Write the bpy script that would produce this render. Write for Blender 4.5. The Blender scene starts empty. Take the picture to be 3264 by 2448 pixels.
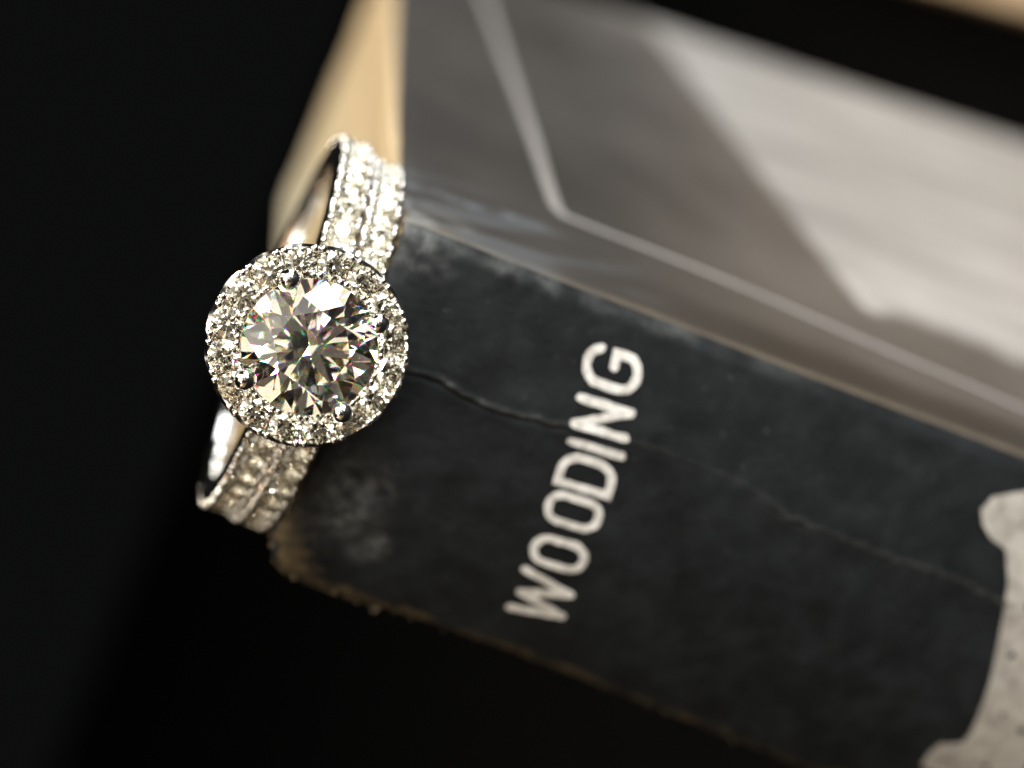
import bpy, bmesh, math, random
from mathutils import Vector, Matrix, noise

random.seed(7)
scene = bpy.context.scene
C = scene.collection
MM = 0.001
H = 178.0                       # height of the standing paperback, mm; its head is at z = H


def P(x, y, z):
    """millimetres from the middle of the book's head, spine plane -> metres, table top at z = 0"""
    return Vector((x * MM, y * MM, (z + H) * MM))


# ------------------------------------------------------------------ camera
cam_d = bpy.data.cameras.new('Camera')
cam = bpy.data.objects.new('Camera', cam_d)
C.objects.link(cam)
scene.camera = cam
right = Vector((0.4106921, -0.08110025, -0.90816009))
down = Vector((-0.8437148, -0.41140221, -0.34480945))
fwd = Vector((-0.34565493, 0.90783863, -0.23738512))
m = Matrix((right, -down, -fwd)).transposed().to_4x4()
m.translation = P(27.287, -62.658, 8.337)
cam.matrix_world = m
cam_d.sensor_width = 36
cam_d.lens = 48.82
cam_d.clip_start = 0.002
cam_d.clip_end = 20
cam_d.dof.use_dof = True
cam_d.dof.focus_distance = 0.0622
cam_d.dof.aperture_fstop = 17.5

# ------------------------------------------------------------------ world, lamps, exposure
world = bpy.data.worlds.new('World')
scene.world = world
world.use_nodes = True
wb = world.node_tree.nodes['Background']
wb.inputs[0].default_value = (0.95, 1.0, 1.0, 1)
wb.inputs[1].default_value = 0.0042

AIM = P(3, -5, 2)


def lamp(name, d, dist, sx, sy, radiance, col, shape='RECTANGLE'):
    d = Vector(d).normalized()
    ld = bpy.data.lights.new(name, 'AREA')
    ld.shape = shape
    ld.size, ld.size_y = sx, sy
    area = sx * sy if shape == 'RECTANGLE' else math.pi * sx * sx / 4
    ld.energy = radiance * math.pi * area
    ld.color = col
    o = bpy.data.objects.new(name, ld)
    C.objects.link(o)
    o.location = AIM + d * dist
    o.rotation_euler = (-d).to_track_quat('-Z', 'Y').to_euler()
    return o


lamp('window_and_fill', (0.96, -0.22, 0.16), 0.62, 0.26, 0.30, 16.0, (0.86, 0.94, 1.0))
lamp('window_and_fill', (0.86, 0.48, 0.15), 0.62, 0.26, 0.30, 7.0, (0.90, 0.96, 1.0))  # second pane, added for sparkle on the upper band
lamp('front_fill', (0.78, -0.50, 0.38), 0.55, 0.20, 0.16, 13.0, (1.0, 0.97, 0.92))  # added lamp that brightens the spine lettering and the large stone
lamp('ceiling_light', (0.12, 0.08, 0.99), 0.62, 0.34, 0.22, 12.0, (1.0, 0.90, 0.74))
lamp('warm_fill', (-0.62, -0.74, 0.25), 0.80, 0.30, 0.24, 1.5, (1.0, 0.62, 0.36))  # added weak warm fill for the lower side of the bands
# added broad fill lamps, in place of unseen walls, to brighten the stones
lamp('room_fill', (-0.62, -0.76, -0.10), 1.5, 1.5, 1.5, 0.30, (1.0, 0.76, 0.50))
lamp('room_fill', (0.92, -0.38, -0.15), 1.5, 1.5, 1.5, 1.3, (1.0, 0.97, 0.90))
lamp('room_fill', (0.25, -0.62, 0.80), 1.5, 2.0, 1.3, 1.6, (1.0, 0.94, 0.82))
lamp('room_fill', (0.38, -0.92, 0.10), 1.6, 0.9, 0.9, 0.14, (1.0, 0.93, 0.84))
lamp('room_fill', (0.25, -0.75, -0.65), 1.5, 1.8, 1.1, 0.45, (1.0, 0.86, 0.64))
for d, rad in (((0.02, -0.86, 0.50), 130), ((0.80, -0.58, -0.16), 120), ((0.15, -0.88, -0.42), 80), ((-0.38, -0.80, 0.46), 90),
               ((0.72, -0.30, 0.62), 160), ((0.45, -0.88, 0.22), 60), ((0.95, -0.05, 0.45), 150), ((-0.75, -0.55, 0.30), 50)):
    lamp('sparkle_lamp', d, 0.75, 0.03, 0.03, rad, (1.0, 0.93, 0.80), 'DISK')  # small bright lamps added to make stones and beads sparkle

scene.view_settings.view_transform = 'Standard'
scene.view_settings.look = 'None'
scene.view_settings.exposure = 0
scene.view_settings.gamma = 1
scene.render.engine = 'CYCLES'
cy = scene.cycles
cy.use_denoising = True
cy.denoising_input_passes = 'RGB_ALBEDO_NORMAL'
cy.max_bounces = 24
cy.transmission_bounces = 24
cy.glossy_bounces = 10
cy.diffuse_bounces = 4
cy.blur_glossy = 0.1
cy.sample_clamp_indirect = 50
cy.sample_clamp_direct = 0


# ------------------------------------------------------------------ helpers
def lerp_tab(tab, z):
    """piecewise-linear table, keys descending"""
    if z >= tab[0][0]:
        return tab[0][1]
    for (z0, v0), (z1, v1) in zip(tab, tab[1:]):
        if z >= z1:
            return v0 + (v1 - v0) * (z - z0) / (z1 - z0)
    return tab[-1][1]


def sstep(a, b, x):
    t = max(0.0, min(1.0, (x - a) / (b - a)))
    return t * t * (3 - 2 * t)


def nz(x, y, z=0.0, s=1.0):
    return noise.noise(Vector((x * s, y * s, z * s)))


def mesh_obj(name, verts, faces, mat, parent=None, smooth=False):
    me = bpy.data.meshes.new(name)
    me.from_pydata([tuple(v) for v in verts], [], faces)
    me.update()
    if smooth:
        me.polygons.foreach_set('use_smooth', [True] * len(me.polygons))
    if mat:
        me.materials.append(mat)
    o = bpy.data.objects.new(name, me)
    C.objects.link(o)
    o.parent = parent
    return o


def link_obj(name, me, parent, mat4):
    o = bpy.data.objects.new(name, me)
    C.objects.link(o)
    o.parent = parent
    o.matrix_basis = mat4
    return o


def empty(name, loc, label, cat):
    o = bpy.data.objects.new(name, None)
    C.objects.link(o)
    o.location = loc
    o.empty_display_size = 0.005
    o['label'] = label
    o['category'] = cat
    return o


def add_attr(me, name, vals):
    a = me.attributes.new(name, 'FLOAT', 'POINT')
    a.data.foreach_set('value', vals)


def add_col(me, name, cols):
    a = me.attributes.new(name, 'FLOAT_COLOR', 'POINT')
    a.data.foreach_set('color', [c for col in cols for c in (*col, 1.0)])


def new_mat(name):
    mt = bpy.data.materials.new(name)
    mt.use_nodes = True
    nt = mt.node_tree
    return mt, nt, nt.nodes['Principled BSDF']


def N(nt, typ, **kw):
    n = nt.nodes.new(typ)
    for k, v in kw.items():
        if k.startswith('i_'):
            key = k[2:]
            n.inputs[int(key) if key.isdigit() else key.replace('_', ' ')].default_value = v
        else:
            setattr(n, k, v)
    return n


def noise_tex(nt, scale, detail=4, rough=0.55, coord='Object'):
    tc = N(nt, 'ShaderNodeTexCoord')
    n = N(nt, 'ShaderNodeTexNoise')
    n.inputs['Scale'].default_value = scale
    n.inputs['Detail'].default_value = detail
    n.inputs['Roughness'].default_value = rough
    nt.links.new(tc.outputs[coord], n.inputs['Vector'])
    return n


def ramp(nt, src, stops):
    r = N(nt, 'ShaderNodeValToRGB')
    el = r.color_ramp.elements
    while len(el) < len(stops):
        el.new(0.5)
    for e, (p, c) in zip(el, stops):
        e.position = p
        e.color = (*c, 1) if len(c) == 3 else c
    nt.links.new(src, r.inputs[0])
    return r


def mix(nt, fac, a, b, typ='MIX'):
    n = N(nt, 'ShaderNodeMix', data_type='RGBA', blend_type=typ)
    for sock, v in ((n.inputs[0], fac), (n.inputs[6], a), (n.inputs[7], b)):
        if isinstance(v, bpy.types.NodeSocket):
            nt.links.new(v, sock)
        elif isinstance(v, tuple):
            sock.default_value = (*v, 1)
        else:
            sock.default_value = v
    return n.outputs[2]


def attr(nt, name, out='Fac'):
    a = N(nt, 'ShaderNodeAttribute', attribute_name=name)
    return a.outputs[out]


def bump(nt, bsdf, height, strength, dist):
    b = N(nt, 'ShaderNodeBump')
    b.inputs['Strength'].default_value = strength
    b.inputs['Distance'].default_value = dist
    nt.links.new(height, b.inputs['Height'])
    nt.links.new(b.outputs[0], bsdf.inputs['Normal'])


# ------------------------------------------------------------------ materials
def mat_metal():
    mt, nt, b = new_mat('white_gold')
    n = noise_tex(nt, 900, 5)
    r = ramp(nt, n.outputs['Fac'], [(0.3, (0.80, 0.77, 0.72)), (0.7, (0.90, 0.87, 0.83))])
    nt.links.new(r.outputs[0], b.inputs['Base Color'])
    b.inputs['Metallic'].default_value = 1
    rr = ramp(nt, n.outputs['Fac'], [(0.3, (0.06,) * 3), (0.75, (0.2,) * 3)])
    nt.links.new(rr.outputs[0], b.inputs['Roughness'])
    n2 = noise_tex(nt, 2600, 3)
    bump(nt, b, n2.outputs['Fac'], 0.25, 0.00003)
    return mt


def mat_diamond(name, tint, dispersive=False):
    """glass of diamond's index; the crown of the large stone splits the light into thirds of the spectrum"""
    mt = bpy.data.materials.new(name)
    mt.use_nodes = True
    nt = mt.node_tree
    nt.nodes.remove(nt.nodes['Principled BSDF'])
    out = nt.nodes['Material Output']
    if not dispersive:
        g = N(nt, 'ShaderNodeBsdfGlass')
        g.inputs['Color'].default_value = (*tint, 1)
        g.inputs['Roughness'].default_value = 0
        g.inputs['IOR'].default_value = 2.42
        nt.links.new(g.outputs[0], out.inputs['Surface'])
        return mt
    sh = []
    for k, ior in enumerate((2.398, 2.420, 2.452)):
        g = N(nt, 'ShaderNodeBsdfGlass')
        col = [0, 0, 0]
        col[k] = tint[k]
        g.inputs['Color'].default_value = (*col, 1)
        g.inputs['Roughness'].default_value = 0
        g.inputs['IOR'].default_value = ior
        sh.append(g)
    a1, a2 = N(nt, 'ShaderNodeAddShader'), N(nt, 'ShaderNodeAddShader')
    nt.links.new(sh[0].outputs[0], a1.inputs[0])
    nt.links.new(sh[1].outputs[0], a1.inputs[1])
    nt.links.new(a1.outputs[0], a2.inputs[0])
    nt.links.new(sh[2].outputs[0], a2.inputs[1])
    gn = N(nt, 'ShaderNodeBsdfGlass')                     # leaving the stone: mean index
    gn.inputs['Color'].default_value = (*tint, 1)
    gn.inputs['Roughness'].default_value = 0
    gn.inputs['IOR'].default_value = 2.42
    geo = N(nt, 'ShaderNodeNewGeometry')
    mx = N(nt, 'ShaderNodeMixShader')
    nt.links.new(geo.outputs['Backfacing'], mx.inputs[0])
    nt.links.new(a2.outputs[0], mx.inputs[1])
    nt.links.new(gn.outputs[0], mx.inputs[2])
    nt.links.new(mx.outputs[0], out.inputs['Surface'])
    return mt


def mat_spine():
    mt, nt, b = new_mat('black_spine_paper')
    n1 = noise_tex(nt, 420, 6, 0.6)
    base = ramp(nt, n1.outputs['Fac'], [(0.30, (0.0082, 0.0088, 0.0091)), (0.5, (0.0122, 0.0135, 0.0141)), (0.78, (0.0205, 0.023, 0.0245))]).outputs[0]
    n2 = noise_tex(nt, 2300, 3, 0.7)
    speck = ramp(nt, n2.outputs['Fac'], [(0.66, (0, 0, 0)), (0.76, (0.5, 0.5, 0.5))]).outputs[0]
    base = mix(nt, speck, base, (0.10, 0.105, 0.105))
    fib = noise_tex(nt, 1500, 5, 0.75)
    fr = ramp(nt, fib.outputs['Fac'], [(0.32, (0.15, 0.15, 0.15)), (0.68, (1, 1, 1))]).outputs[0]

    def masked(name):
        mnode = N(nt, 'ShaderNodeMath', operation='MULTIPLY')
        nt.links.new(attr(nt, name), mnode.inputs[0])
        nt.links.new(fr, mnode.inputs[1])
        return mnode.outputs[0]
    base = mix(nt, masked('wear_grey'), base, (0.30, 0.30, 0.285))
    base = mix(nt, masked('wear_tan'), base, (0.18, 0.128, 0.065))
    nt.links.new(base, b.inputs['Base Color'])
    b.inputs['Roughness'].default_value = 0.55
    b.inputs['Specular IOR Level'].default_value = 0.1
    n3 = noise_tex(nt, 900, 8, 0.7)
    bump(nt, b, n3.outputs['Fac'], 0.55, 0.00022)
    return mt


def mat_cover():
    mt, nt, b = new_mat('printed_cover')
    col = attr(nt, 'print', 'Color')
    n = noise_tex(nt, 130, 6, 0.6)
    r = ramp(nt, n.outputs['Fac'], [(0.3, (0.82, 0.82, 0.82)), (0.7, (1.1, 1.1, 1.1))]).outputs[0]
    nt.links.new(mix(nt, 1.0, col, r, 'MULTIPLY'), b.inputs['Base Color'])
    b.inputs['Roughness'].default_value = 0.5
    b.inputs['Specular IOR Level'].default_value = 0.3
    n3 = noise_tex(nt, 120, 3)
    bump(nt, b, n3.outputs['Fac'], 0.2, 0.0004)
    return mt


def mat_ink(name, c0, c1, scale, rough=0.55):
    mt, nt, b = new_mat(name)
    n = noise_tex(nt, scale, 6, 0.65)
    r = ramp(nt, n.outputs['Fac'], [(0.3, c0), (0.6, c1)])
    nt.links.new(r.outputs[0], b.inputs['Base Color'])
    b.inputs['Roughness'].default_value = rough
    return mt


def mat_pages():
    mt, nt, b = new_mat('yellowed_page_edges')
    t = attr(nt, 'across')
    n = noise_tex(nt, 90, 5, 0.6)
    ad = N(nt, 'ShaderNodeMath', operation='MULTIPLY_ADD')
    nt.links.new(n.outputs['Fac'], ad.inputs[0])
    ad.inputs[1].default_value = 0.25
    nt.links.new(t, ad.inputs[2])
    r = ramp(nt, ad.outputs[0], [(0.12, (0.76, 0.69, 0.52)), (0.55, (0.68, 0.55, 0.35)), (1.05, (0.60, 0.45, 0.27))]).outputs[0]
    # single sheets: fine stripes that follow the fan
    w = N(nt, 'ShaderNodeTexNoise', noise_dimensions='1D')
    w.inputs['Scale'].default_value = 260
    w.inputs['Detail'].default_value = 2
    nt.links.new(t, w.inputs['W'])
    wr = ramp(nt, w.outputs['Fac'], [(0.3, (0.62, 0.6, 0.58)), (0.6, (1, 1, 1))]).outputs[0]
    nt.links.new(mix(nt, 1.0, r, wr, 'MULTIPLY'), b.inputs['Base Color'])
    b.inputs['Roughness'].default_value = 0.85
    b.inputs['Specular IOR Level'].default_value = 0.2
    bump(nt, b, w.outputs['Fac'], 0.5, 0.0002)
    return mt


METAL = mat_metal()
DIAMOND = mat_diamond('champagne_diamond', (0.994, 0.974, 0.925))
DIAMOND_CROWN = mat_diamond('champagne_diamond_crown', (0.997, 0.982, 0.945), True)
DIAMOND_S = mat_diamond('small_diamond', (0.99, 0.975, 0.93))
SPINE = mat_spine()
COVER = mat_cover()
PAGES = mat_pages()
INK = mat_ink('white_ink', (0.42, 0.38, 0.33), (0.80, 0.77, 0.72), 1700)
TITLE_INK = mat_ink('title_ink', (0.22, 0.197, 0.168), (0.42, 0.385, 0.34), 900)
LINE_INK = mat_ink('pale_line_ink', (0.225, 0.202, 0.187), (0.26, 0.236, 0.22), 300)
FRAY = mat_ink('torn_paper_fibre', (0.11, 0.078, 0.04), (0.27, 0.20, 0.12), 2000, 0.9)
TABLE = mat_ink('black_tabletop', (0.0018, 0.0018, 0.0017), (0.003, 0.0029, 0.0028), 30, 0.6)
TABLE.node_tree.nodes['Principled BSDF'].inputs['Specular IOR Level'].default_value = 0.1
WOOD = mat_ink('pale_wood', (0.60, 0.42, 0.25), (0.72, 0.52, 0.33), 60, 0.6)

# ------------------------------------------------------------------ table top
def box_mesh(x0, x1, y0, y1, z0, z1, bev):
    bm = bmesh.new()
    bmesh.ops.create_cube(bm, size=1)
    for v in bm.verts:
        v.co = Vector(((x0 + x1) / 2 + v.co.x * (x1 - x0), (y0 + y1) / 2 + v.co.y * (y1 - y0), (z0 + z1) / 2 + v.co.z * (z1 - z0)))
    bmesh.ops.bevel(bm, geom=bm.edges[:], offset=bev, segments=3, affect='EDGES', profile=0.5)
    return bm


def bm_obj(name, bm, mat, parent=None, smooth=False):
    me = bpy.data.meshes.new(name)
    bm.to_mesh(me)
    bm.free()
    me.materials.append(mat)
    if smooth:
        me.polygons.foreach_set('use_smooth', [True] * len(me.polygons))
    o = bpy.data.objects.new(name, me)
    C.objects.link(o)
    o.parent = parent
    return o


table = bm_obj('tabletop', box_mesh(-4.0, 1.2, -0.5, 4.5, -0.03, 0.0, 0.002), TABLE)
table['kind'] = 'structure'

# ------------------------------------------------------------------ the paperback, standing on its tail, a little fanned open
book = empty('paperback_book', (0, 0.05, 0), 'worn black paperback standing upright, spine lettered WOODING, ring lying on its top edge', 'book')
BOOK_INV = Matrix.Translation((0, -0.05, 0))


def B(x, y, z):
    return BOOK_INV @ P(x, y, z)


EDGE_A = [(0.4, 8.5), (0, 8.6), (-8, 8.65), (-13, 8.75), (-23, 8.9), (-35, 9.1), (-178, 12.0)]
EDGE_B = [(0.4, -8.6), (0, -9.2), (-0.7, -10.4), (-1.5, -11.0), (-5.4, -11.25), (-9, -11.2), (-16, -11.4), (-23.5, -12.0), (-33, -12.8), (-178, -16)]
FORE_A = [(0, 9.4), (-30, 12.4), (-86, 18.4), (-178, 25)]
FORE_B = [(0, -27.0), (-86, -30), (-178, -36)]
RAD = 0.7


def head_z(y):
    """the head edge is pressed down where the ring lies"""
    return -0.12 * sstep(27, 12, y)



def zrows(fine_to=-48, step=0.25):
    z, rows = 0.0, []
    while z > fine_to:
        rows.append(z)
        z -= step
    while z > -H:
        rows.append(z)
        z -= 4
    rows.append(-H)
    return rows


CREASE = [(0, 2.4), (-3.3, 2.5), (-4.35, 2.63), (-6.1, 2.32), (-7.9, 2.23), (-10.8, 2.58), (-15.7, 3.15), (-21.2, 3.07),
          (-24.4, 2.32), (-25.8, 2.25), (-30.2, 2.16), (-34.6, 2.3), (-37.8, 2.0), (-39.8, 1.95), (-178, 2.0)]
CR_AMP = [(0, 0.5), (-3.5, 0.8), (-4.5, 1.35), (-10.5, 1.2), (-12, 0.7), (-14, 0.35), (-20, 0.3), (-22.5, 0.5), (-25, 0.95), (-26.5, 0.6), (-31, 0.6), (-37, 1.0), (-178, 0.6)]


def spine_y(x, z):
    xa, xb = lerp_tab(EDGE_A, z), lerp_tab(EDGE_B, z)
    t = (x - xb) / (xa - xb)
    y = -0.75 * 4 * t * (1 - t)                           # soft outward curve of the glued back
    d = x - lerp_tab(CREASE, z) - 0.22 * nz(z, 3.1, 0, 1.3) - 0.1 * nz(z, 9.7, 0, 4)
    k = lerp_tab(CR_AMP, z)
    y += k * (-0.10 * math.exp(-((d - 0.10) / 0.11) ** 2) + 0.13 * math.exp(-((d + 0.10) / 0.10) ** 2))
    y -= 0.10 * math.exp(-(d / 1.4) ** 2) if d > 0 else 0.10 * math.exp(-(d / 0.7) ** 2)
    y += 0.0145 * (x + 4) ** 2 - 0.85                     # the back leans away on both sides of its crown
    y += 0.035 * nz(x, z, 0, 0.9) + 0.02 * nz(x, z, 5, 3.0)
    ea, eb = xa - x, x - xb                               # rounded folds
    for e in (ea, eb):
        if e < RAD:
            y += RAD - math.sqrt(max(0, RAD * RAD - (RAD - e) ** 2))
    if z > -1.2:
        y += 0.35 * ((z + 1.2) / 1.2) ** 2                # head of the spine turns in
    return y


zs = zrows()
NC = 190
verts, faces, wg, wt = [], [], [], []
for z in zs:
    xa, xb = lerp_tab(EDGE_A, z), lerp_tab(EDGE_B, z)
    for c in range(NC + 1):
        u = c / NC
        u = 0.5 - 0.5 * math.cos(math.pi * u) if True else u
        u = 0.55 * (c / NC) + 0.45 * u
        x = xb + (xa - xb) * u
        zz = z
        if z > -0.01:
            zz = 0.10 * nz(x, 4, 0, 1.7) - 0.22 + 0.06 * nz(x, 8, 0, 6)
        elif z > -0.9:
            zz = min(z, -0.3 - 0.15 * (-z))
        verts.append(B(x, spine_y(x, z), zz))
        ea, eb, et = xa - x, x - xb, -z
        n1, n2 = nz(x, z, 1, 0.55), nz(x, z, 7, 1.6)
        near_b = sstep(1.15 + 0.6 * n1 + 0.5 * n2, 0.12, eb) * (0.85 if z > -10 else 0.48 + 0.5 * n1)
        corner_b = sstep(3.0 + 1.4 * n2, 0.8, math.hypot(eb * 0.75, et * 0.8))
        top = sstep(0.55 + 0.4 * n2, 0.1, et)
        wt.append(max(0, min(1, max(near_b, corner_b, 0.5 * top if x < 2 else 0))))
        patch = sstep(2.6, 0.6, math.hypot((x + 4.8) * 0.7, (z + 2.9))) * (0.24 + 0.35 * n2)
        patch = max(patch, 0.5 * sstep(1.6, 0.3, math.hypot(x + 7.2, z + 4.5)) * (0.5 + n1))
        ca = sstep(4.0 + 1.8 * n1, 0.4, math.hypot(ea * 1.3, et * 0.9)) * (0.36 + 0.6 * n2)
        ca = max(ca, 0.7 * sstep(0.7 + 0.4 * n2, 0.05, ea) * (0.4 + 0.8 * n1) * sstep(-26, -10, z))
        dcr = abs(x - lerp_tab(CREASE, z) - 0.22 * nz(z, 3.1, 0, 1.3) - 0.1 * nz(z, 9.7, 0, 4) - 0.08)
        cr = 0.34 * lerp_tab(CR_AMP, z) * sstep(0.17, 0.03, dcr) * (0.6 + 0.8 * nz(z, 2, 0, 2.2))
        wg.append(max(0, min(1, max(patch, ca, cr))))
W1 = NC + 1
for r in range(len(zs) - 1):
    for c in range(NC):
        a = r * W1 + c
        faces.append((a, a + W1, a + W1 + 1, a + 1))
spine = mesh_obj('spine', verts, faces, SPINE, book, True)
add_attr(spine.data, 'wear_grey', wg)
add_attr(spine.data, 'wear_tan', wt)
sol = spine.modifiers.new('thickness', 'SOLIDIFY')
sol.thickness = 0.30 * MM
sol.offset = -1


def cover_x(y, z, edge, fore):
    a, b = lerp_tab(edge, z), lerp_tab(fore, z)
    return a + (b - a) * y / 112.0


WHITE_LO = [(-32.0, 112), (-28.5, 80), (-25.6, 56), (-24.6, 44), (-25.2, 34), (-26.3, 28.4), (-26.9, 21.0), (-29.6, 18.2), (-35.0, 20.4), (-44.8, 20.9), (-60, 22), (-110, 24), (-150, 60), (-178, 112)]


def cover_print(y, z):
    """colours of the cover: grey-brown ground, pale streaked shape, rubbed fold and corner"""
    n1 = nz(y, z, 3, 0.06)
    n2 = nz(y * 0.35, z, 9, 0.22)
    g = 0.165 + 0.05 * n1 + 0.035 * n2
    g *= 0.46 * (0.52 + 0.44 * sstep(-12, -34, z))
    col = [g * 1.06, g * 0.93, g * 0.82]
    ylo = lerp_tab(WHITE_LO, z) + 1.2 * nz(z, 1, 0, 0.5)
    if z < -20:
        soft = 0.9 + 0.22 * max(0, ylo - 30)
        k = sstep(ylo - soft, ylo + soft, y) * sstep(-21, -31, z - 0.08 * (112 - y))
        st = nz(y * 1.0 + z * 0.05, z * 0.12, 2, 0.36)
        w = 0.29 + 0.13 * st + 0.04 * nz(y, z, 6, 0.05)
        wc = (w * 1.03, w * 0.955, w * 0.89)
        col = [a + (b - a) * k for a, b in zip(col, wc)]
    # dark rule beside the joint, rubbed tan line on the fold
    k = sstep(1.6, 3.0, y) * sstep(9.0, 5.5, y) * sstep(-12, -22, z)
    col = [c * (1 - 0.72 * k) for c in col]
    k = sstep(3.4, 2.2, y) * sstep(0.2, 1.3, y) * (0.75 + 0.4 * nz(z, 4, 0, 0.7))
    col = [c + (d - c) * max(0, min(1, k)) for c, d in zip(col, (0.135, 0.108, 0.08))]
    k = sstep(1.4, 0.3, y)
    col = [c + (d - c) * k for c, d in zip(col, (0.045, 0.046, 0.048))]
    # scuffed corner
    k = sstep(0.05, 0.45, nz(y * 0.9 + z * 0.3, z * 0.35, 21, 0.55)) * sstep(15, 9, y) * sstep(-16, -9, z)
    col = [c + (d - c) * 0.45 * k for c, d in zip(col, (0.115, 0.122, 0.128))]
    n3, n4 = nz(y, z, 11, 0.5), nz(y, z, 13, 1.5)
    k = sstep(7.5 + 3.0 * n3, 3.0, math.hypot(y, z * 1.2)) * (0.55 + 1.0 * n4)
    col = [c + (d - c) * max(0, min(1, k)) for c, d in zip(col, (0.19, 0.185, 0.17))]
    k = sstep(1.1, 0.2, abs(y - 8.4 - 0.5 * n3 + (z + 1) * 0.25)) * sstep(-11, -7, z) * (0.6 + 0.8 * n4)
    col = [c + (d - c) * max(0, min(1, k * 0.8)) for c, d in zip(col, (0.13, 0.14, 0.15))]
    return col


YC = [(i / 110) ** 1.6 for i in range(111)]
zc = zrows(-100, 0.7)


def make_cover(name, edge, fore, front):
    vs, fs, cols = [], [], []
    for z in zc:
        y_start = spine_y(lerp_tab(edge, z), min(z, -1.2))
        for f in YC:
            y = y_start + (112 - y_start) * f
            x = cover_x(y, z, edge, fore)
            yy = y
            zz = z
            if z > -0.01:
                zz = head_z(y) - 0.05 + 0.08 * nz(y, 3, 0, 0.8)
            elif z > -1.2:
                zz = min(z, head_z(y) - 0.15 * (-z) - 0.1)
            x += 0.12 * nz(y, z, 2, 0.08)
            vs.append(B(x, yy, zz))
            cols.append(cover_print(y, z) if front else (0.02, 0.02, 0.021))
    w = len(YC)
    for r in range(len(zc) - 1):
        for c in range(w - 1):
            a = r * w + c
            fs.append((a, a + w, a + w + 1, a + 1) if front else (a, a + 1, a + w + 1, a + w))
    o = mesh_obj(name, vs, fs, COVER, book, True)
    add_col(o.data, 'print', cols)
    s = o.modifiers.new('thickness', 'SOLIDIFY')
    s.thickness = 0.3 * MM
    s.offset = -1
    return o


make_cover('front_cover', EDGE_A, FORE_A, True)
make_cover('back_cover', EDGE_B, FORE_B, False)

# pale ruled frame printed on the front cover
def ribbon(pts, width, closed=False, cap=6):
    """flat band along a 2-D polyline with mitred joins and round ends -> outline strips"""
    n = len(pts)
    pts = [Vector(p) for p in pts]
    L_, R_ = [], []
    for i, p in enumerate(pts):
        if closed:
            d0 = (p - pts[i - 1]).normalized()
            d1 = (pts[(i + 1) % n] - p).normalized()
        else:
            d0 = (p - pts[i - 1]).normalized() if i > 0 else (pts[1] - p).normalized()
            d1 = (pts[i + 1] - p).normalized() if i < n - 1 else d0
        n0, n1 = Vector((-d0.y, d0.x)), Vector((-d1.y, d1.x))
        mi = (n0 + n1)
        mi.normalize()
        k = 1 / max(0.38, mi.dot(n0))
        L_.append(p + mi * width / 2 * k)
        R_.append(p - mi * width / 2 * k)
    vs = L_ + R_
    fs = []
    for i in range(n if closed else n - 1):
        j = (i + 1) % n
        fs.append((i, n + i, n + j, j))
    if not closed:
        for i, s in ((0, -1), (n - 1, 1)):
            d = (pts[1] - pts[0]).normalized() if i == 0 else (pts[-1] - pts[-2]).normalized()
            base = math.atan2(d.y, d.x)
            ring = []
            for k in range(1, cap):
                a = base + (math.pi / 2 - math.pi * k / cap if s > 0 else math.pi / 2 + math.pi * k / cap)
                vs.append(pts[i] + Vector((math.cos(a), math.sin(a))) * width / 2)
                ring.append(len(vs) - 1)
            f = [i] + ring + [n + i]
            fs.append(tuple(f if s < 0 else f))
    return vs, fs


fr = [(110 - 1.5 * i, -9.55 - 0.25 * (i / 64)) for i in range(65)]
fr = [(y, z) for y, z in fr if y > 14.6] + [(14.3, -10.2)]
z = -11.2
while z > -150:
    fr.append((lerp_tab([(-10, 14.3), (-24, 13.1), (-40, 10.6), (-178, 8.5)], z), z))
    z -= 1.5
vs2, fs2 = ribbon(fr, 0.85)
mesh_obj('frame_line', [B(cover_x(v.x, v.y, EDGE_A, FORE_A) + 0.12 * nz(v.x, v.y, 2, 0.08) + 0.04, v.x, v.y) for v in vs2], fs2, LINE_INK, book)

# page block: bundles of sheets fanning from the glued back to the fore-edge
verts, faces, acr = [], [], []
NB = 46
YP = [3.2 + 106.7 * (i / 14) for i in range(15)]
rnd = random.Random(3)
for b_ in range(NB):
    t0, t1 = b_ / NB, (b_ + 0.93) / NB
    top = -0.22 - 0.28 * rnd.random()
    back = -0.6 * rnd.random()
    base = len(verts)
    for y in YP:
        yy = y + (back if y > 100 else 0)
        tz = top + 0.75 * sstep(4, 18, y)
        for (t, z) in ((t0, tz), (t1, tz), (t1, -H + 0.3), (t0, -H + 0.3)):
            xa = cover_x(y, z, EDGE_A, FORE_A) - 0.5
            xb = cover_x(y, z, EDGE_B, FORE_B) + 0.5
            if z > -5:
                xb = cover_x(y, -2, EDGE_B, FORE_B) + 0.9 + 1.6 * max(0, 1 - y / 30)
            verts.append(B(xb + (xa - xb) * t, yy, z))
            acr.append(t)
    n = len(YP)
    for i in range(n - 1):
        a = base + i * 4
        for k in range(4):
            k2 = (k + 1) % 4
            faces.append((a + k, a + k2, a + 4 + k2, a + 4 + k))
    faces.append((base, base + 3, base + 2, base + 1))
    e = base + (n - 1) * 4
    faces.append((e, e + 1, e + 2, e + 3))
pages = mesh_obj('page_block', verts, faces, PAGES, book)
add_attr(pages.data, 'across', acr)


# lettering across the spine: W O O D I N G, white ink
def arc(cx, cy, rx, ry, a0, a1, n):
    return [(cx + rx * math.cos(math.radians(a0 + (a1 - a0) * i / n)), cy + ry * math.sin(math.radians(a0 + (a1 - a0) * i / n))) for i in range(n + 1)]


def rrect(w, h, r, n=5):
    return (arc(w - r, h - r, r, r, 0, 90, n) + arc(r, h - r, r, r, 90, 180, n) + arc(r, r, r, r, 180, 270, n) + arc(w - r, r, r, r, 270, 360, n))


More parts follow.
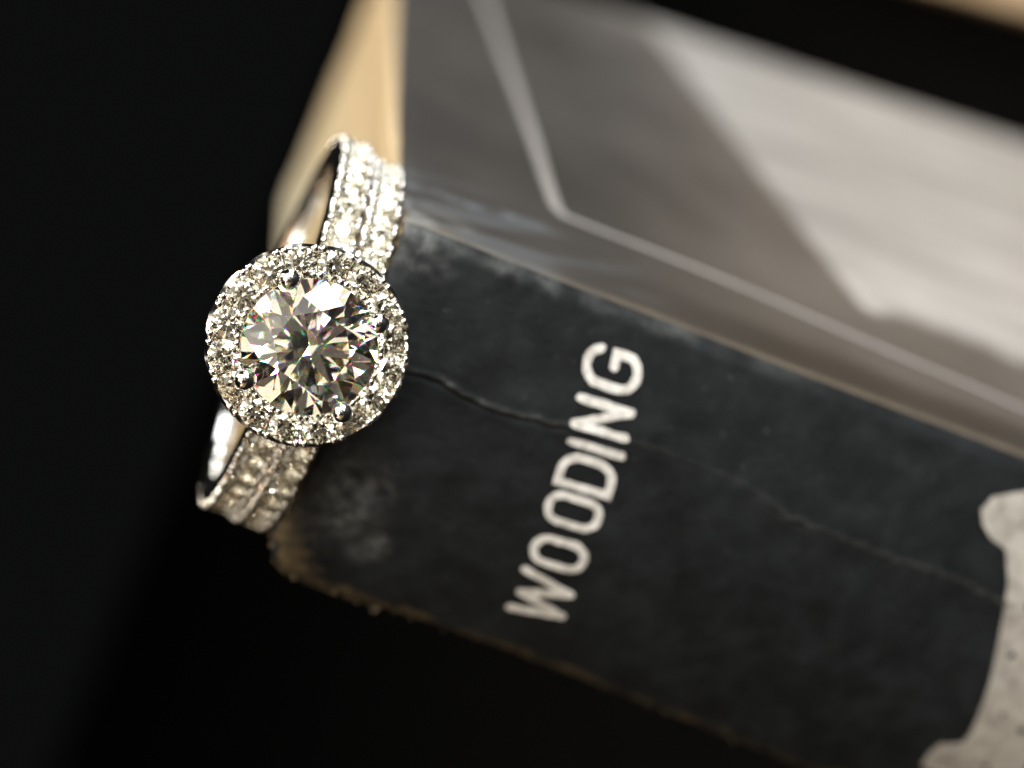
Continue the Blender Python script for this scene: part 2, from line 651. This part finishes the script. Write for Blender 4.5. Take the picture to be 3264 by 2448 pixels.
CAP = 2.75
LET = {
    'W': ([(0, CAP), (0.42, 0), (1.22, CAP * 0.92), (1.95, 0.02), (2.75, CAP)], False),
    'O': (rrect(1.5, CAP, 0.72), True),
    'D': (arc(0.62, CAP - 0.9, 0.88, 0.9, 0, 90, 6) + [(0, CAP), (0, 0)] + arc(0.62, 0.9, 0.88, 0.9, 270, 360, 6), True),
    'I': ([(0, 0), (0, CAP)], False),
    'N': ([(0, 0), (0, CAP), (1.28, 0), (1.28, CAP)], False),
    'G': (arc(0.85, CAP - 0.85, 0.85, 0.85, 20, 180, 8) + arc(0.85, 0.85, 0.85, 0.85, 180, 325, 8) + [(1.62, 0.45), (1.62, 1.30), (0.98, 1.30)], False),
}
for ch, x0, zb, wd in (('W', -7.85, -15.75, 0.52),
                       ('O', -4.5, -15.3, 0.45),
                       ('O', -2.0, -14.95, 0.45),
                       ('D', 0.06, -14.75, 0.45),
                       ('I', 2.2, -14.58, 0.45),
                       ('N', 3.1, -14.32, 0.45),
                       ('G', 5.2, -13.9, 0.45)):
    pts, closed = LET[ch]
    if ch in 'WN':                                        # straight strokes with round ends
        vs2, fs2, lift = [], [], []
        for q, (p0, p1) in enumerate(zip(pts, pts[1:])):
            k = 9
            p0, p1 = Vector(p0), Vector(p1)
            v_, f_ = ribbon([tuple(p0.lerp(p1, j / k)) for j in range(k + 1)], wd * (0.9 if q % 2 else 1.0), False)
            o_ = len(vs2)
            vs2 += v_
            fs2 += [tuple(i + o_ for i in f) for f in f_]
            lift += [0.006 * q] * len(v_)
    else:
        fine = []
        m_ = len(pts)
        for i in range(m_ if closed else m_ - 1):
            a, b2 = Vector(pts[i]), Vector(pts[(i + 1) % m_])
            k = max(1, int((b2 - a).length / 0.35))
            fine += [tuple(a.lerp(b2, j / k)) for j in range(k)]
        if not closed:
            fine.append(pts[-1])
        vs2, fs2 = ribbon(fine, wd, closed)
        lift = [0] * len(vs2)
    out = []
    for v, lf in zip(vs2, lift):
        x = x0 + 0.96 * v.x - 0.10 * (v.y - CAP / 2) * 0.6 + 0.07 * nz(v.x + x0, v.y, 4, 3.5)
        z = zb + v.y + 0.14 * v.x + 0.07 * nz(v.x + x0, v.y, 8, 3.5)
        out.append(B(x, spine_y(x, z) - 0.085 - lf, z))
    mesh_obj('letter', out, fs2, INK, book)

# top of a large pale title letter further down the spine, speckled where the ink has come off
TIT = [(8.1, -37.2), (7.0, -34.9), (6.2, -34.5), (5.5, -34.95), (5.0, -35.7), (4.75, -36.8), (4.2, -37.2), (3.24, -37.65), (1.64, -38.33), (-0.33, -39.11),
       (-2.31, -39.66), (-4.09, -40.17), (-5.9, -40.65), (-6.7, -40.62), (-7.2, -39.5), (-8.2, -39.35), (-9.1, -39.55), (-9.45, -40.4),
       (-9.35, -43.0), (-8.3, -45.6), (-6.4, -45.1), (-5.2, -46.2), (-4.0, -49.5), (5.6, -49.0), (7.2, -43)]
bm = bmesh.new()
vsb = [bm.verts.new((x, 0, z)) for x, z in TIT]
bm.faces.new(vsb)
bmesh.ops.triangulate(bm, faces=bm.faces[:])
for _ in range(4):
    bmesh.ops.subdivide_edges(bm, edges=bm.edges[:], cuts=1, use_grid_fill=True)
for v in bm.verts:
    v.co = B(v.co.x, spine_y(v.co.x, v.co.z) - 0.16, v.co.z)
bmesh.ops.recalc_face_normals(bm, faces=bm.faces[:])
bm_obj('title_letter', bm, TITLE_INK, book)
for x, z, r in ((-0.44, -39.97, 0.22), (-4.58, -43.28, 0.24), (-7.77, -43.01, 0.24), (-4.01, -41.6, 0.12), (2.4, -39.4, 0.16), (-3.2, -42.5, 0.09)):
    pts = [(x + 1.3 * r * (0.75 + 0.4 * nz(k, x)) * math.cos(k * 0.7), z + 1.3 * r * (0.8 + 0.5 * nz(k, z)) * math.sin(k * 0.7)) for k in range(9)]
    mesh_obj('ink_chip', [B(a, spine_y(a, c_) - 0.19, c_) for a, c_ in pts], [tuple(range(9))], SPINE, book)

# torn paper fibres along the back fold and the worn corner
verts, faces = [], []
rnd = random.Random(11)


def fibre(p, d, ln, r):
    d = d.normalized()
    s = d.cross(Vector((0.3, 0.8, 0.2))).normalized()
    t = d.cross(s)
    bend = Vector((rnd.uniform(-1, 1), rnd.uniform(-1, 1), rnd.uniform(-1, 1))) * ln * 0.35
    base = len(verts)
    for i in range(4):
        f = i / 3
        c_ = p + d * ln * f + bend * f * f
        rr = r * (1 - 0.75 * f)
        for k in range(3):
            a = k * 2.094
            verts.append(c_ + (s * math.cos(a) + t * math.sin(a)) * rr)
    for i in range(3):
        for k in range(3):
            a = base + i * 3
            faces.append((a + k, a + (k + 1) % 3, a + 3 + (k + 1) % 3, a + 3 + k))


for i in range(260):
    z = -abs(rnd.gauss(0, 1)) * 6 if i < 150 else -rnd.uniform(0, 44)
    x = lerp_tab(EDGE_B, z)
    y = rnd.uniform(-0.1, 0.7)
    sx = 0.08 + (0.12 if z > -10 else 0.03)
    p = B(x + rnd.uniform(0.0, 0.3), spine_y(x + 0.15, z) + rnd.uniform(-0.05, 0.25), z)
    fibre(p, Vector((-1, rnd.uniform(-0.9, 0.3), rnd.uniform(-0.8, 0.9))), MM * rnd.uniform(0.06, 0.26) * (1.25 if z > -8 else 0.6), MM * rnd.uniform(0.02, 0.05))
for i in range(160):
    x = rnd.uniform(-9.2, 9.0)
    p = B(x, spine_y(x, -0.1) + rnd.uniform(-0.05, 0.2), -0.25)
    fibre(p, Vector((rnd.uniform(-0.8, 0.8), rnd.uniform(-0.6, 0.4), 1)), MM * rnd.uniform(0.08, 0.3), MM * rnd.uniform(0.015, 0.04))
fray = mesh_obj('frayed_edge', verts, faces, FRAY, book)
fray['kind'] = 'stuff'

# ------------------------------------------------------------------ blurred pale wooden board on the table behind
board = bm_obj('wooden_board', box_mesh(0.0, 0.22, -0.10, 0.22, 0.0, 0.012, 0.001), WOOD)
board.location = (0.0400, 0.290, 0.0)
board.rotation_euler = (0, 0, math.radians(2.5))
board['label'] = 'pale tan wooden board lying on the dark tabletop behind the book'
board['category'] = 'board'

# ------------------------------------------------------------------ the ring
def brilliant(r, g=0.018):
    """57-facet round brilliant, girdle plane at z = 0, table up; r in mm"""
    bm = bmesh.new()
    bmesh.ops.create_cone(bm, cap_ends=True, cap_tris=False, segments=64, radius1=1, radius2=1, depth=4)
    tc, tp, tb = math.tan(math.radians(34.3)), math.tan(math.radians(40.9)), 0.565
    h = g + (1 - tb) * tc

    def pol(rad, deg, z):
        a = math.radians(deg)
        return Vector((rad * math.cos(a), rad * math.sin(a), z))

    def cut(a, b, c):
        n = (b - a).cross(c - a).normalized()
        if n.dot(a) < 0:
            n = -n
        res = bmesh.ops.bisect_plane(bm, geom=bm.verts[:] + bm.edges[:] + bm.faces[:], dist=1e-6, plane_co=a, plane_no=n, clear_outer=True)
        ed = [e for e in res['geom_cut'] if isinstance(e, bmesh.types.BMEdge) and e.is_boundary]
        if ed:
            bmesh.ops.edgenet_fill(bm, edges=ed)
    c22 = math.cos(math.radians(22.5))
    cut(Vector((0, 0, h)), Vector((1, 0, h)), Vector((0, 1, h)))
    rs = tb * c22 + 0.52 * (1 - tb * c22)
    zs_ = g + (1 - rs * c22) * tc
    rl = 0.24
    zl = -g - (1 - rl * c22) * tp
    for k in range(8):
        a = 45 * k
        cut(pol(1, a, g), pol(tb, a, h), pol(1, a, g) + Vector((-math.sin(math.radians(a)), math.cos(math.radians(a)), 0)))
        cut(pol(1, a, -g), Vector((0, 0, -g - tp)), pol(1, a, -g) + Vector((-math.sin(math.radians(a)), math.cos(math.radians(a)), 0)))
    for k in range(8):
        a = 45 * k + 22.5
        cut(pol(tb, a - 22.5, h), pol(tb, a + 22.5, h), pol(rs, a, zs_))
        for s in (-22.5, 22.5):
            cut(pol(rs, a, zs_), pol(1, a, g), pol(1, a + s, g))
            cut(pol(rl, a, zl), pol(1, a, -g), pol(1, a + s, -g))
    bmesh.ops.recalc_face_normals(bm, faces=bm.faces[:])
    for v in bm.verts:
        v.co *= r * MM
    me = bpy.data.meshes.new('brilliant')
    bm.to_mesh(me)
    bm.free()
    return me


YAW, TILT = math.radians(19.5), math.radians(-2.4)
HEAD = 13.0                                             # girdle of the centre stone above the ring's axis, mm
head_c = Vector((3.35, -4.5, 2.32))
ROT = Matrix.Rotation(YAW, 3, 'Z') @ Matrix.Rotation(-TILT, 3, 'X')
ring = empty('engagement_ring', (0, 0, 0), 'white metal halo ring with large round diamond, lying on its slim pave band', 'ring')
ring.rotation_euler = ROT.to_euler()
n_out = ROT @ Vector((0, -1, 0))
axis = ROT @ Vector((0, 0, 1))
centre = head_c - n_out * HEAD
ring.location = P(*centre)
HW0 = 0.86
band = empty('wedding_band', (0, 0, 0), 'slim white metal band of small diamonds between the halo ring and the book', 'ring')
band.rotation_euler = (ROT @ Matrix.Rotation(math.radians(0.3), 3, 'Y') @ Matrix.Rotation(math.radians(3.5), 3, 'Z')).to_euler()
band.location = P(*(centre - axis * (2 * HW0 + 0.05) + Vector((-0.25, -0.2, -0.06))))


def polar(r, th, z):
    """ring axis = local Z; th = 0 points at the head (local -Y)"""
    return Vector((r * math.sin(th) * MM, -r * math.cos(th) * MM, z * MM))


R_IN, R_OUT = 8.9, 10.5
PITCH = math.radians(7.5)
NSEG = 720


def half_width(at):
    return HW0 * (1 - 0.12 * sstep(math.radians(80), math.radians(170), at))


def make_shank(parent, th0, th_end, ro):
    verts, faces = [], []
    for i in range(NSEG):
        th = -math.pi + 2 * math.pi * i / NSEG
        at = abs(th)
        hw = half_width(at)
        pv = sstep(th_end + 0.10, th_end - 0.02, at)
        gap = 0.5 - 0.5 * math.cos(2 * math.pi * (at - th0) / PITCH)         # 0 on a stone, 1 between stones
        wall = ro - 0.22 * pv * (1 - gap) - 0.12 * (1 - pv)
        floor = ro - pv * (0.95 - 0.55 * gap ** 2) - 0.06 * (1 - pv)
        prof = [(-hw + 0.12, R_IN + 0.06), (-hw * 0.5, R_IN), (hw * 0.5, R_IN), (hw - 0.12, R_IN + 0.06), (hw, R_IN + 0.22),
                (hw, wall - 0.18), (hw - 0.06, wall - 0.03), (hw - 0.15, wall), (hw - 0.27, floor + 0.1 * pv), (0.2, floor), (-0.2, floor),
                (-hw + 0.27, floor + 0.1 * pv), (-hw + 0.15, wall), (-hw + 0.06, wall - 0.03), (-hw, wall - 0.18), (-hw, R_IN + 0.22)]
        for z, r in prof:
            verts.append(polar(r, th, z))
    m_ = len(prof)
    for i in range(NSEG):
        j = (i + 1) % NSEG
        for k in range(m_):
            k2 = (k + 1) % m_
            faces.append((i * m_ + k, i * m_ + k2, j * m_ + k2, j * m_ + k))
    o = mesh_obj('shank', verts, faces, METAL, parent, True)
    o.data.set_sharp_from_angle(angle=math.radians(38))


stone_c = brilliant(3.08)
stone_c.materials.append(DIAMOND)
stone_c.materials.append(DIAMOND_CROWN)
for p in stone_c.polygons:
    p.material_index = 1 if p.normal.z > 0.05 else 0
stone_h = brilliant(0.72)
stone_h.materials.append(DIAMOND_S)
stone_b = brilliant(0.66)
stone_b.materials.append(DIAMOND_S)


def bead_mesh(r, squash=0.8, stem=0.4):
    bm = bmesh.new()
    bmesh.ops.create_uvsphere(bm, u_segments=14, v_segments=9, radius=r * MM)
    for v in bm.verts:
        if v.co.z < 0:
            v.co.z *= 1 + stem * 4
            v.co.x *= 1.05
            v.co.y *= 1.05
        else:
            v.co.z *= squash
    me = bpy.data.meshes.new('bead')
    bm.to_mesh(me)
    bm.free()
    me.polygons.foreach_set('use_smooth', [True] * len(me.polygons))
    me.materials.append(METAL)
    return me


bead_s = bead_mesh(0.17)
bead_h = bead_mesh(0.185)


def frame(pos, up, tangent):
    up = up.normalized()
    x = (tangent - up * tangent.dot(up)).normalized()
    y = up.cross(x)
    mt = Matrix((x, y, up)).transposed().to_4x4()
    mt.translation = pos
    return mt


rnd = random.Random(5)
for parent, th0, nst, ro in ((ring, math.radians(17), 12, R_OUT), (band, PITCH / 2, 14, R_OUT - 0.12)):
    make_shank(parent, th0, th0 + PITCH * (nst - 0.4), ro)
    for side in (-1, 1):
        for k in range(nst):
            th = side * (th0 + PITCH * k)
            hw = half_width(abs(th))
            up = polar(1, th, 0).normalized()
            tg = Vector((math.cos(th), math.sin(th), 0))
            tilt = Matrix.Rotation(rnd.uniform(-0.07, 0.07), 3, tg) @ up
            tilt = Matrix.Rotation(rnd.uniform(-0.05, 0.05), 3, 'Z') @ tilt
            link_obj('band_stone', stone_b, parent, frame(polar(ro - 0.14, th, 0), tilt, tg) @ Matrix.Rotation(rnd.uniform(0, 0.8), 4, 'Z'))
            tb_ = th + side * PITCH / 2
            for zs_ in (-1, 1):
                for off in (-0.10, 0.10):
                    t2 = tb_ + off * PITCH * 1.4
                    link_obj('bead', bead_s, parent, frame(polar(ro + 0.03, t2, zs_ * (hw - 0.17) + rnd.uniform(-0.03, 0.03)), polar(1, t2, 0), Vector((math.cos(t2), math.sin(t2), 0))))

# head frame: x = ring X, y = ring Z, z = outwards
HM = Matrix(((1, 0, 0, 0), (0, 0, -1, -HEAD * MM), (0, 1, 0, 0), (0, 0, 0, 1)))


def hd(r, a, w):
    return HM @ Vector((r * math.cos(a) * MM, r * math.sin(a) * MM, w * MM))


link_obj('center_stone', stone_c, ring, HM @ Matrix.Rotation(math.radians(7.5), 4, 'Z'))
NH = 16
A0 = math.radians(4)
HW = -0.30
verts, faces = [], []
NA = 384
for i in range(NA):
    a = 2 * math.pi * i / NA
    ph = (a - A0) / (2 * math.pi / NH)
    gap = 0.5 - 0.5 * math.cos(2 * math.pi * ph)
    fl = HW - 0.78 + 0.50 * gap ** 2
    ow = HW - 0.20 + 0.20 * gap
    iw = HW - 0.10 + 0.14 * gap
    ro = 4.60 + 0.05 * (1 - gap)
    prof = [(2.94, -1.7), (2.98, -0.75), (3.06, iw - 0.08), (3.13, iw), (3.20, iw - 0.03), (3.36, fl + 0.12), (3.58, fl), (4.08, fl), (4.26, fl + 0.14),
            (4.40, ow), (4.50, ow + 0.02), (ro, ow - 0.10), (ro, ow - 0.34), (4.52, -1.15), (4.40, -1.7), (3.8, -1.8)]
    for r, w in prof:
        verts.append(hd(r, a, w))
M_ = len(prof)
for i in range(NA):
    j = (i + 1) % NA
    for k in range(M_):
        k2 = (k + 1) % M_
        faces.append((i * M_ + k, j * M_ + k, j * M_ + k2, i * M_ + k2))
halo = mesh_obj('halo', verts, faces, METAL, ring, True)
halo.data.set_sharp_from_angle(angle=math.radians(40))

for k in range(NH):
    a = A0 + 2 * math.pi * k / NH
    up = (HM.to_3x3() @ Vector((0.10 * math.cos(a), 0.10 * math.sin(a), 1))).normalized()
    tg = HM.to_3x3() @ Vector((-math.sin(a), math.cos(a), 0))
    up = (up + Vector((rnd.uniform(-0.06, 0.06), 0, rnd.uniform(-0.06, 0.06)))).normalized()
    link_obj('halo_stone', stone_h, ring, frame(hd(3.80, a, HW - 0.02), up, tg) @ Matrix.Rotation(rnd.uniform(0, 0.8), 4, 'Z'))
    am = a + math.pi / NH
    for r, off in ((4.44, 0.042), (4.44, -0.042), (3.24, 0.045), (3.24, -0.045)):
        link_obj('bead', bead_h, ring, frame(hd(r, am + off, HW + 0.09 + rnd.uniform(-0.03, 0.03)), HM.to_3x3() @ Vector((0, 0, 1)), tg))


# four ball claws with tapering stems down to the gallery
def lathe_path(pts, radii, seg=18):
    vs, fs = [], []
    for i, (p, r) in enumerate(zip(pts, radii)):
        d = (pts[min(i + 1, len(pts) - 1)] - pts[max(i - 1, 0)]).normalized()
        s = d.orthogonal().normalized()
        t = d.cross(s)
        for k in range(seg):
            a = 2 * math.pi * k / seg
            vs.append(p + (s * math.cos(a) + t * math.sin(a)) * r)
    for i in range(len(pts) - 1):
        for k in range(seg):
            k2 = (k + 1) % seg
            fs.append((i * seg + k, i * seg + k2, (i + 1) * seg + k2, (i + 1) * seg + k))
    return vs, fs


for deg in (-108, -18.5, 63.5, 156):                      # angles as the photograph shows them, image y downwards
    d_img = Vector((math.cos(math.radians(deg)), math.sin(math.radians(deg))))
    wv = right * d_img.x + down * d_img.y
    lv = ROT.transposed() @ wv
    a = math.atan2(lv.z, lv.x)
    bm = bmesh.new()
    bmesh.ops.create_uvsphere(bm, u_segments=28, v_segments=20, radius=0.50 * MM)
    for v in bm.verts:
        v.co.z *= 0.92
        v.co = HM @ (Vector((3.22 * math.cos(a) * MM, 3.22 * math.sin(a) * MM, 0.46 * MM)) + v.co)
    claw = bm_obj('prong', bm, METAL, ring, True)
    vs2, fs2 = lathe_path([hd(3.26, a, 0.3), hd(3.30, a, -0.3), hd(3.15, a, -1.2), hd(2.4, a, -2.4), hd(1.9, a, -3.1)], [0.40 * MM, 0.42 * MM, 0.4 * MM, 0.38 * MM, 0.36 * MM])
    mesh_obj('prong_stem', vs2, fs2, METAL, claw, True)
verts, faces = [], []
for i in range(96):
    a = 2 * math.pi * i / 96
    for k in range(10):
        b_ = 2 * math.pi * k / 10
        verts.append(hd(2.45 + 0.32 * math.cos(b_), a, -2.55 + 0.32 * math.sin(b_)))
for i in range(96):
    for k in range(10):
        faces.append((i * 10 + k, ((i + 1) % 96) * 10 + k, ((i + 1) % 96) * 10 + (k + 1) % 10, i * 10 + (k + 1) % 10))
mesh_obj('gallery', verts, faces, METAL, ring, True)
